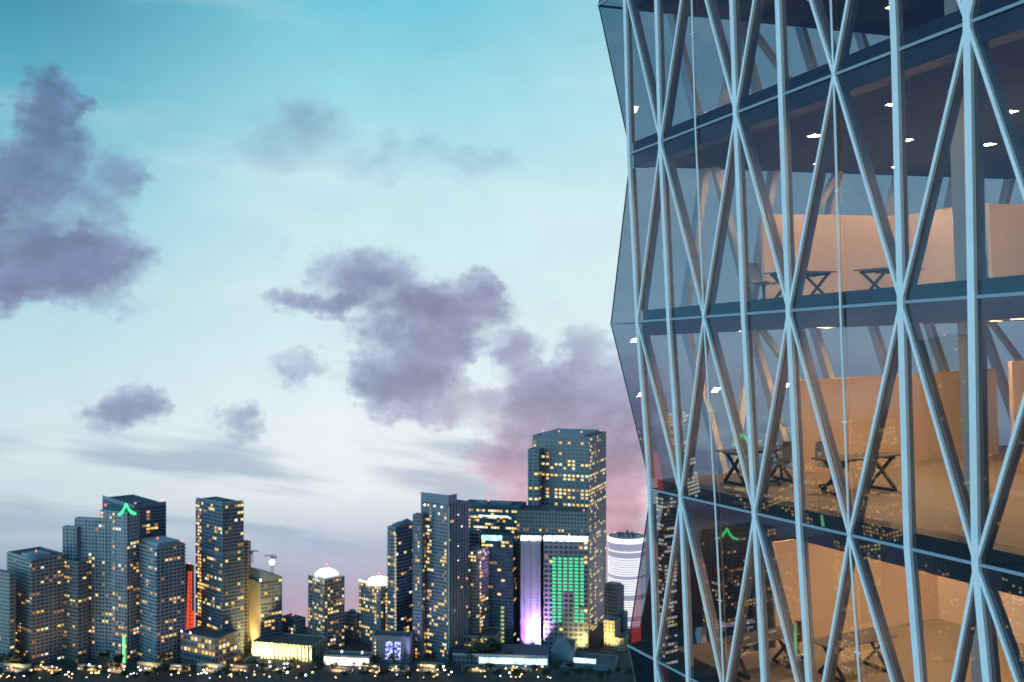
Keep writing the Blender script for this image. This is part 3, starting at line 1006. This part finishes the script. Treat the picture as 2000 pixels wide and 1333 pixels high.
for z_ in [kk.z(1272) + 4 * q for q in range(11)]:
    kk.part('stair_window', [(kk.a * .28, kk.a * .38, -.5, -.1, z_, z_ + 2.2)], glow('stair_light', (.75, .95, .35), .55))
r, k = tower('tallest_tower', 'tallest tower of the skyline, stepped corners and rows of yellow windows', 1040, 1150, 1184, 856, 1022, deepest=70.0, cat='office tower', th=20, wall=stone('blue_granite', .25, .265, .29), pier=.34, band=.36, lit=.05, bay=4.6, fh=3.6, mixw=(3, 7, 1, 1),
             rows={1: .3, 4: .3, 7: .75, 8: .25, 10: .85, 11: .3, 14: .85, 15: .85, 16: .45, 18: .7, 24: .15, 27: .55, 28: .5, 33: .35, 38: .3, 45: .35, 52: .3}, colsr={1: .5, 5: .5}, lit_r=.04)
Block(r, 1031, 1052, 1058, 880, 1026, th=16, wall=MATS['wall_blue_granite'], pier=.34, band=.36, lit=.03, bay=4.6, fh=3.6, rows={6: .5, 10: .9, 13: .9}, name='corner_step', mixw=(3, 7, 1, 1))
k.part('roof_step', [(6, k.a - 8, 4, k.b - 6, k.h, k.h + 3.4)], MATS['wall_blue_granite'])
for f in (.15, .55, .85):
    k.beacon(k.a * f, 5, 5)
r, k = tower('stepped_brown_tower', 'brown granite tower with purple lit pier, white light band and a grid of green windows', 1009, 1146, 1164, 1003, 990, cat='office tower', th=10, wall=brown, pier=.4, band=.42, lit=.03, rows={4: .35}, cols={34: .5, 33: .4, 0: .0}, mixw=(5, 5, 2, .3), bay=3.2, fh=3.8, colsr={}, lit_r=.06)
k.beacon(3, 2, 2)
g = Block(r, 1062, 1149, 1153, 1056, 968, th=6, wall=brown, pier=.3, band=.4, lit=.04, bay=4.6, fh=4.4, name='front_block', mixw=(4, 6, 2, .5), cols={0: .3, 8: .05})
gw = []
for q in range(19):
    for j in range(6):
        if q > 9 and j in (2, 3):
            continue
        if q > 11 and random.random() < .07:
            continue
        x0 = g.a * (.14 + j * .125)
        zc = g.z(1092 + q * 6.75)
        gw.append((x0, zc))
gm = MB().box(-1.75, 1.75, -.1, .1, -1.05, 1.05, 0, lambda v: g.L * v[0] + g.Rr * v[1] + Vector((0, 0, v[2]))).mesh('green_window', WARM[GREENW])
for (x0, zc) in gw[:100]:
    link('green_window', gm, r, g.P((x0, -.12, zc)))
g.part('white_light_band', [(0, g.a, -1.4, -.5, g.z(1058), g.z(1047))], strip('cool_band', (.72, .9, 1), 2.2))
p_ = Block(r, 1017, 1056, 1060, 1052, 972, th=6, wall=mat('smooth_pier', (.36, .34, .36), .7), pane_m=mat('smooth_pier', (.36, .34, .36), .7), pier=.9, band=.2, lit=0, name='purple_pier', bay=6)
p_.part('white_light_band', [(-.5, p_.a, -1.2, -.3, p_.z(1056), p_.z(1046))], MATS['cool_band'])
wash(r, p_.P((2.5, -4.5, 3)), (.62, .38, 1), 75000, 2.5, (p_.Rr * .16 + Vector((0, 0, 1))), spread=80)
wash(r, p_.P((12, -5, 3)), (.55, .2, 1), 15000, 4, (p_.Rr * .12 + Vector((0, 0, 1))), spread=90)
wash(r, g.P((6, -9, 2)), (1, .85, .3), 9000, 5, (g.Rr * .35 + Vector((0, 0, 1))), spread=110)
# white ringed cylinder
root = thing('ringed_cylinder_tower', 'round tower glowing with white rings of light beside the glass facade', 'tower', ((1224 - 1000) / F * 1045, 1045, 0), 'towers of the skyline')
ht = H + (666 - 1046) / F * 1045
MB().lathe([(18.6, 0), (18.6, ht), (17.5, ht + .1), (17.5, ht - .5), (0, ht - .4)], 40).build('body', mat('pale_drum', (.42, .42, .46), .5), root, False)
ring_w, ring_v = glow('ring_white', (.93, .93, 1), 1.15), glow('ring_violet', (.72, .70, 1), .62)
q = 0
z_ = 6.0
while z_ < ht - 4:
    f = (z_ / ht)
    MB().lathe([(18.6, 0), (18.95, .05), (18.95, 1.55), (18.6, 1.6)], 40, 0, (0, 0, z_)).build('light_ring', ring_w if (.16 < f < .78 or random.random() < .35) and random.random() < .85 else ring_v, root)
    z_ += 2.35
MB().lathe([(18.7, -5), (19.2, -4.8), (19.2, -.6), (18.7, -.4)], 40, 0, (0, 0, ht)).build('crown_band', glow('ring_crown', (.9, .95, 1), 2.4), root)
for q in range(9):
    a_ = q * .7
    b = MB()
    b.box(8 * math.cos(a_) - 1, 8 * math.cos(a_) + 1, 8 * math.sin(a_) - 1, 8 * math.sin(a_) + 1, ht, ht + 2 + (q * 37 % 5) * .5)
    b.build('roof_plant', slate, root)
for s_ in (-1, 1):
    MB().lathe([(0, 4), (.6, 4.4), (.6, 5), (0, 5.4)], 8, 0, (s_ * 13, -8, ht)).build('beacon', beacon_m, root)
r, k = tower('stepped_dark_block', 'dark stepped block standing before the ringed white cylinder', 1180, 1206, 1219, 1150, 1000, th=34, wall=slate, lit=.02)
k.part('roof_step', [(2, k.a - 1, 2, k.b - 2, k.h, k.h + 3.5)], slate)
Block(r, 1196, 1218, 1226, 1200, 1003, th=30, wall=slate, lit=.02, name='lower_wing')
r, k = tower('warm_stepped_block', 'sand coloured stepped block bathed in warm floodlight beneath the white cylinder', 1180, 1200, 1212, 1216, 975, th=30, wall=stone('sand', .5, .38, .22), lit=0, pier=.5, band=.3)
Block(r, 1200, 1218, 1230, 1250, 970, th=30, wall=MATS['wall_sand'], lit=.0, pier=.5, name='lower_wing')
wash(r, k.P((k.a * .5, -12, 2)), (1, .66, .25), 16000, 6, (k.Rr * .4 + Vector((0, 0, 1))), spread=120)

# ---- low buildings along the shore
r, k = tower('striped_hall', 'long low hall with tall floodlit fins glowing yellow at street level', 492, 610, 640, 1264, 938, cat='hall', group='low buildings on the shore', th=14, wall=stone('hall', .42, .38, .28), lit=0, pier=0, fh=9, band=.12)
k.part('facade_fin', [(q * k.a / 16, q * k.a / 16 + 1.7, -1.4, -.02, 0, k.h) for q in range(16)] + [(-1.4, -.02, q * k.b / 5, q * k.b / 5 + 1.7, 0, k.h) for q in range(1, 5)], stone('hall_fin', .5, .45, .33))
for f, wt in ((.3, 1), (.72, 2.4), (.93, 1.8), (.5, 1), (.1, .8)):
    wash(r, k.P((k.a * f, -9, 2.5)), (1, .80, .30), 10500 * wt, 3, (k.Rr * .75 + Vector((0, 0, 1))), spread=150)
k.part('entrance_lamp', [(k.a * f, k.a * f + 3.2, -2.2, -1.6, 6, 9.5) for f in (.62, .80)], glow('entrance_glow', (1, .92, .65), 3.2))
Block(r, 478, 500, 512, 1292, 928, th=14, wall=tan, lit=.4, name='annex', fh=4, mixw=(6, 4, 3, 1))
r, k = tower('bright_pavilion', 'low glowing white pavilion with dark handwritten script on its front', 632, 722, 730, 1285, 926, cat='pavilion', group='low buildings on the shore', th=8, wall=tan, lit=0, fh=6)
k.part('lit_front', [(.5, k.a - .5, -.9, -.3, k.h - 11, k.h - .6)], strip('pavilion_front', (1, .93, .84), 2.2))
b = MB()
sx, sz = 10.5, k.h - 5.4
for wob in (((0, 0), (-.4, 2.2), (-.9, .4), (-1.4, 1.6), (-1.8, .2)), ((-2.4, .2), (-2.8, 1.6), (-3.3, .1), (-3.6, 1.2)), ((-4.3, -1.3), (-4.5, 2.0), (-5.2, 1.9), (-5.0, .7), (-6.2, 2.4), (-6.6, 1.8))):
    b.tube([k.P((sx + u_, -1.1, sz + v_)) for u_, v_ in wob], .28, 5)
b.build('script_lettering', mat('script_black', (.01, .01, .015), .5), r)
k.part('blue_lamp', [(k.a + .2, k.a + 4.5, -1.2, -.4, k.h - 11.5, k.h - 8)], glow('blue_lamp', (.25, .32, 1), 3.5))
k.part('roof_lamp', [(k.a * f, k.a * f + 1.1, 1, 2, k.h + 3.4, k.h + 5) for f in (.16, .6)], glow('blue_white_lamp', (.6, .75, 1), 8))
k.part('roof_post', [(k.a * f + .4, k.a * f + .6, 1.4, 1.6, k.h, k.h + 3.4) for f in (.16, .6)], slate)
r, k = tower('screen_building', 'square building with two tall blue and white patterned light screens', 727, 800, 808, 1246, 934, cat='building', group='low buildings on the shore', th=8, wall=stone('pinkish', .30, .25, .24), lit=0, pier=.9, band=.1, fh=9, bay=8)
k.part('top_band', [(-.3, k.a + .3, -.4, 0, k.h - 3, k.h + 1)], slate)
k.part('side_window', [(k.a * .9, k.a * .94, -.3, -.02, z_, z_ + 1.6) for z_ in (6, 9.5, 13, 16.5, 20)], WARM[1])
scr = bpy.data.materials.new('pixel_screen')
scr.use_nodes = True
t = scr.node_tree
bs = t.nodes['Principled BSDF']
nb = NB(t)
tcn = t.nodes.new('ShaderNodeTexCoord')
vo = t.nodes.new('ShaderNodeTexVoronoi')
vo.inputs['Scale'].default_value = .55
t.links.new(tcn.outputs['Object'], vo.inputs['Vector'])
t.links.new(nb.ramp(vo.outputs['Distance'], 0, 1, [(0.25, lin(240, 240, 255)), (0.52, lin(120, 130, 255)), (0.7, lin(20, 24, 90))]), bs.inputs['Emission Color'])
bs.inputs['Emission Strength'].default_value = 1.6
bs.inputs['Base Color'].default_value = (.02, .02, .03, 1)
for f0, f1 in ((.24, .40), (.46, .64)):
    k.part('light_screen', [(k.a * f0, k.a * f1, -.6, -.05, 3, k.h - 4)], scr)
wash(r, k.P((-4, -4, 2)), (.3, .32, 1), 5000, 2, (k.Rr * .1 + Vector((0, 0, 1))), spread=80)
r, k = tower('terrace_house', 'cream terraced building with lit upper windows behind dark trees', 905, 968, 980, 1246, 950, cat='building', group='low buildings on the shore', th=10, wall=stone('cream_wall', .45, .38, .30), lit=.15, fh=5, cols={11: .9, 12: .9, 13: .8})
r, k = tower('cyan_sign_building', 'long low building with a glowing cyan white strip along its roofline', 884, 1070, 1084, 1283, 921, cat='building', group='low buildings on the shore', th=5, wall=slate, lit=.0, fh=4.2, band=.5, rows={4: .8, 3: .4}, mixw=(6, 5, 2, .5))
k.part('cyan_strip', [(.5, k.a * .72, -1.2, -.4, k.z(1298), k.z(1287))], strip('cyan_strip', (.55, .90, 1), 2.4))
k.part('roof_edge', [(0, k.a, -1.0, -.3, k.h - .2, k.h + 1.2), (-.6, .6, -.6, 2, 0, k.h + 1.8)], grey)
r, k = tower('gabled_shed', 'dark windowless block with a stepped gable before the green-windowed tower', 1076, 1120, 1128, 1270, 930, cat='shed', group='low buildings on the shore', th=8, wall=slate, pane_m=slate, lit=0, pier=.9)
gb = MB()
gb.hexa([k.P((2, 0, k.h + 1)), k.P((k.a - 1, 0, k.h + 1)), k.P((k.a - 1, 8, k.h + 1)), k.P((2, 8, k.h + 1)), k.P((9, 0, k.h + 8.5)), k.P((k.a - 6, 0, k.h + 9.5)), k.P((k.a - 6, 8, k.h + 9.5)), k.P((9, 8, k.h + 8.5))])
gb.build('gable', slate, r)
r, k = tower('harbour_terminal', 'flat blue grey terminal roof at the water with a cyan lit end and red lamp', 1092, 1200, 1245, 1303, 912, cat='terminal', group='low buildings on the shore', th=12, wall=slate, pane_m=slate, lit=0, pier=0, fh=5)
k.part('cyan_strip', [(k.a * .35, k.a * .75, 5.2, 6, k.h + .3, k.h + 4.2)], MATS['cyan_strip'])
k.part('red_lamp', [(k.a * .7, k.a * .7 + 1.4, -1, -.4, k.z(1322), k.z(1322) + 1.6)], beacon_m)

shore = random.Random(21)
KIND = [('two storey amber-lit kiosk row', tan), ('low dark shed with a lit front', brown), ('pale low pavilion with lit windows', white)]
SH = [(6, 60, 1301), (66, 116, 1306), (150, 200, 1304), (212, 246, 1300), (268, 318, 1298), (330, 372, 1303), (384, 440, 1301), (452, 488, 1304), (512, 560, 1308), (640, 690, 1307), (706, 742, 1303), (760, 800, 1306), (815, 868, 1302), (900, 960, 1309), (985, 1040, 1308)]
WHERE = ['under the brown grey dome tower', 'just right of the dome tower', 'under the stepped shoulders', 'left of the green light column', 'right of the green light column', 'under the balcony tower', 'before the lit podium',
         'where the podium meets the striped hall', 'before the striped hall entrance', 'before the glowing pavilion', 'left of the patterned screens', 'before the patterned screens', 'under the slab-topped tower', 'before the cyan roof strip', 'at the far end of the cyan roof strip']
for q, (x0, x1, yt) in enumerate(SH):
    nm, wm = KIND[q % 3]
    r, k = tower('shore_building', nm + ' ' + WHERE[q], x0, x1 - 4, x1, yt, 906 + q % 3 * 2, cat='building', group='small buildings on the quay', th=12, wall=wm, lit=.55, fh=3.6, bay=3.2, band=.35, mixw=(6, 5, 2, 1.5), deepest=9.0)
    wash(r, k.P((k.a * .5, -7, 1.5)), (1, .72 - .1 * (q % 2), .32), 3200, 4, (k.Rr * .6 + Vector((0, 0, 1))), spread=150)  # lamp added to spread warm glow over the quay front, no fitting modelled
    k.part('awning', [(1, k.a - 1, -2.2, -.02, 3.1, 3.3)], wm)

# ---- cranes
def crane(label, px, D, ytop, jib_to, ybase, lamp=None):
    m = mat('crane_steel', (.16, .17, .19), .5)
    s_ = D / F
    zt = H + (666 - ytop) * s_
    t = thing('tower_crane', label, 'crane', ((px - 1000) * s_, D, H + (666 - ybase) * s_), 'tower cranes over the roofs')
    hz = zt - t.location.z
    b = MB()
    w = .9
    n_ = max(3, int(hz / 3))
    for sx_, sy_ in ((-w, -w), (w, -w), (w, w), (-w, w)):
        b.tube([(sx_, sy_, 0), (sx_, sy_, hz)], .17, 4)
    for q in range(n_):
        z0, z1 = hz * q / n_, hz * (q + 1) / n_
        b.tube([(-w, -w, z0), (w, -w, z1)], .1, 4)
        b.tube([(w, w, z0), (-w, w, z1)], .1, 4)
    b.build('mast', m, t)
    b = MB()
    L_ = (jib_to - px) * s_
    for dz, dy in ((0, -.6), (0, .6), (1.3, 0)):
        b.tube([(-L_ * .35, dy, hz + dz), (L_, dy, hz + dz * .6)], .17, 4)
    for q in range(14):
        x0 = -L_ * .35 + 1.35 * L_ * q / 14
        b.tube([(x0, -.6, hz), (x0 + 1.35 * L_ / 28, 0, hz + 1.2), (x0 + 1.35 * L_ / 14, .6, hz)], .08, 4)
    b.build('jib', m, t)
    MB().box(-L_ * .35 - 1, -L_ * .35 + 1, -.8, .8, hz - 2.4, hz).build('counterweight', m, t)
    MB().box(-.9, .9, -1.4, -.2, hz - 2.4, hz - .1).build('cab', m, t)
    if lamp:
        MB().lathe([(0, -2.5), (1.9, -1.7), (2.5, 0), (1.9, 1.7), (0, 2.5)], 12, 0, (0, -1.8, hz - 5.5)).build('lamp', glow('crane_lamp', (.85, .93, 1), 9), t, True)
    return t


crane('tower crane with a bright white lamp above the wedge-roofed tower', 532, 970, 1086, 516, 1132, True)
crane('small crane jib sticking out beside the narrow tower roof', 492, 972, 1077, 504, 1100)

# ---- towers beyond the frame that show mirrored in the facade glass
GR = 'towers mirrored in the facade glass'
r, k = tower('mirrored_tower', 'dark broad tower with green crest, seen mirrored in the facade glass', 905, 1000, 1085, 1058, 930, group=GR, az=-55, th=45, wall=slate, lit=.3, rows={9: .4})
cr = MB()
top = k.P((-1, -1, k.h + 7))
for (l_, r_) in ((13, -1), (-1, 13)):
    cr.tube([top.lerp(k.P((l_, r_, k.h - 4)), t_ / 6) - Vector((0, 0, 3 * math.sin(math.pi * t_ / 6))) for t_ in range(7)], 1.2, 6)
cr.build('neon_crest', neon_green, r)
r, k = tower('mirrored_tower', 'thin white-banded tower mirrored low in the glass next to the post at the facade end', 975, 1000, 1022, 985, 905, group=GR, az=-51.5, th=40, wall=white, lit=.6, pier=0, mixw=(1, 1, 1, 6))
r, k = tower('mirrored_tower', 'low dark tower with a bright green lit column mirrored beside the lowest desks', 970, 1005, 1030, 1100, 900, group=GR, az=-58.6, th=40, wall=slate, lit=.3)
k.part('green_light_column', [(1, 3.5, -1, -.5, 6, 44)], MATS['neon_green_column'])
r, k = tower('mirrored_tower', 'block with many amber windows mirrored over the lowest orange wall', 955, 1000, 1040, 1060, 900, group=GR, az=-61.8, th=40, wall=brown, lit=.5)
r, k = tower('mirrored_tower', 'tall brown tower mirrored across the middle orange partition wall', 940, 1010, 1060, 915, 960, group=GR, az=-66, th=35, wall=brown, lit=.09)
k.beacon(None, None, 3)
r, k = tower('mirrored_tower', 'tower with pale vertical light lines mirrored in the last bay', 950, 1000, 1045, 1090, 930, group=GR, az=-70.2, th=40, wall=teal, lit=.25, mixw=(3, 5, 2, 2))
k.part('light_line', [(k.a * f, k.a * f + .7, -.5, -.1, 20, k.h) for f in (.25, .6)], glow('line_light', (.7, .8, .75), .6))
r, k = tower('mirrored_tower', 'red washed tower mirrored in the lowest corner of the glass', 980, 1000, 1015, 1010, 905, group=GR, az=-49.6, th=45, wall=MATS['wall_dark_red'], lit=.1)
k.part('red_wash_band', [(.2, k.a - .2, -.4, -.1, 20 + 4 * q, 23.4 + 4 * q) for q in range(24)], red)  # self-glowing bands again in place of a red wash

# ================================================================ TREES AND LAMPS ALONG THE SHORE
leaf = [mat('leaf_dark', (.035, .055, .028), .7, var=.4, vscale=.5), mat('leaf_mid', (.05, .075, .035), .7, var=.4, vscale=.5)]
bark = mat('bark', (.08, .065, .05), .9)


def crown_mesh(seed, rx, rz, n=420):
    rnd = random.Random(seed)
    cl = [(rnd.uniform(-1, 1) * rx * .62, rnd.uniform(-1, 1) * rx * .62, rnd.uniform(-.5, .6) * rz, rnd.uniform(.32, .55)) for _ in range(11)]
    b = MB()
    for q in range(n):
        c_ = rnd.choice(cl)
        d = Vector((rnd.gauss(0, 1), rnd.gauss(0, 1), rnd.gauss(0, 1))).normalized() * rnd.uniform(.55, 1.0) * c_[3]
        p = Vector((c_[0] + d.x * rx, c_[1] + d.y * rx, c_[2] + d.z * rz))
        u_ = Vector((rnd.gauss(0, 1), rnd.gauss(0, 1), rnd.gauss(0, .6))).normalized()
        v_ = u_.orthogonal().normalized()
        s_ = rnd.uniform(.35, .7)
        b.poly([p + u_ * s_, p + v_ * s_ * .7, p - u_ * s_, p - v_ * s_ * .7], rnd.choice((0, 0, 1)))
    return b.mesh('crown', leaf)


def palm_mesh(seed):
    rnd = random.Random(seed)
    b = MB()
    for q in range(16):
        a = 2 * math.pi * q / 16 + rnd.uniform(-.2, .2)
        lift = rnd.uniform(-.4, .9)
        prev = None
        for j in range(6):
            t_ = j / 5
            rr = 3.4 * t_
            p = Vector((rr * math.cos(a), rr * math.sin(a), lift * 2 * t_ - 2.8 * t_ * t_))
            w_ = Vector((-math.sin(a), math.cos(a), 0)) * (.45 * (1 - t_ * .75))
            if prev:
                b.poly([prev[0] - prev[1], prev[0] + prev[1], p + w_ - Vector((0, 0, .25)), p - w_ - Vector((0, 0, .25))], q % 2)
            prev = (p, w_)
    return b.mesh('crown', leaf)


protos = []
for kind in range(4):
    t = thing('waterfront_tree', '', 'tree', (0, 0, 0), 'trees along the waterfront')
    hgt = (5.2, 6.0, 4.4, 9.0)[kind]
    MB().tube([(0, 0, 0), (.15, .1, hgt * .5), (.05, 0, hgt)], [.38, .3, .18] if kind < 3 else [.26, .22, .2], 7).build('trunk', bark, t)
    if kind < 3:
        b = MB()
        for q in range(4):
            a = q * 1.7 + kind
            b.tube([(.1, .05, hgt * .62), (1.5 * math.cos(a), 1.5 * math.sin(a), hgt * 1.05)], [.16, .06], 5)
        b.build('limb', bark, t)
        link('crown', crown_mesh(kind + 3, (4.4, 5.4, 3.6)[kind], (3.2, 3.6, 3.4)[kind], 480), t, (0, 0, hgt + 1.6))
    else:
        link('crown', palm_mesh(5), t, (0.05, 0, hgt))
    protos.append(t)
TLAB = ['round dark tree on the waterfront', 'broad dark tree on the waterfront', 'compact dark tree on the waterfront', 'palm tree on the waterfront']
TG = ['round waterfront trees', 'broad waterfront trees', 'compact waterfront trees', 'waterfront palms']
used = [False] * 4
tr = random.Random(4)
spots = []
x = -10.0
while x < 1240:
    x += tr.uniform(12, 26)
    D = tr.choice((884, 886, 888, 900, 903, 906))
    spots.append((x, D, tr.choice((0, 0, 1, 1, 2, 3)), tr.uniform(.75, 1.25)))
spots += [(25, 912, 1, 1.5), (10, 914, 1, 1.4), (45, 913, 0, 1.4), (205, 918, 1, 1.5), (232, 918, 0, 1.3), (325, 914, 1, 1.5), (945, 936, 1, 2.2), (965, 938, 0, 2.0), (930, 934, 2, 1.5), (918, 930, 1, 1.3), (1000, 930, 0, 1.2), (845, 925, 1, 1.2), (770, 922, 1, 1.2), (735, 922, 0, 1.2), (575, 918, 1, 1.0), (620, 920, 0, 1.3)]
for (x, D, kd, sc) in spots:
    o = protos[kd] if not used[kd] else copy_tree(protos[kd])
    used[kd] = True
    o.location = ((x - 1000) / F * D, D, 0)
    o.scale = (sc, sc, sc)
    o.rotation_euler = (0, 0, tr.uniform(0, 6.28))
    o['label'] = TLAB[kd]
    o['group'] = TG[kd]
LC = {'amber': ((1, .55, .16), 7), 'white': ((1, .9, .75), 9), 'blue': ((.55, .7, 1), 9)}
lp = {}
for c_, (col, es) in LC.items():
    t = thing('street_lamp', 'street lamp with %s light on a dark pole by the water' % {'amber': 'an amber', 'white': 'a white', 'blue': 'a bluish'}[c_], 'street lamp', (0, 0, 0), '%s street lamps on the shore road' % c_)
    b = MB()
    b.tube([(0, 0, 0), (0, 0, 5.6), (0, -.4, 6.1), (0, -1.0, 6.2)], [.12, .09, .07, .06], 6)
    b.build('pole', mat('lamp_pole', (.06, .06, .065), .5), t)
    MB().lathe([(0, -.42), (.42, -.3), (.6, 0), (.4, .25), (0, .32)], 10, 0, (0, -1.0, 5.9)).build('lamp_head', glow('street_' + c_, col, es), t, True)
    lp[c_] = [t, False]
sl = random.Random(9)
LS = []
for q in range(130):
    LS.append((sl.uniform(-10, 1085), sl.choice((882, 882, 883, 889, 889, 899, 899, 904, 908)), sl.choices(('amber', 'white', 'blue'), (6, 2.4, 1.2))[0]))
LS += [(x_, 912, 'blue') for x_ in (497, 503, 527, 556, 562, 690, 1010)] + [(x_, 889, 'white') for x_ in (128, 135, 142, 256, 262, 268, 388, 394, 400, 404)]
for (x, D, c_) in LS:
    o = lp[c_][0] if not lp[c_][1] else copy_tree(lp[c_][0])
    lp[c_][1] = True
    s_ = sl.choice((.7, .8, .9, 1.0, 1.2, 1.5))
    o.location = ((x - 1000) / F * D, D, 0)
    o.scale = (s_, s_, s_)
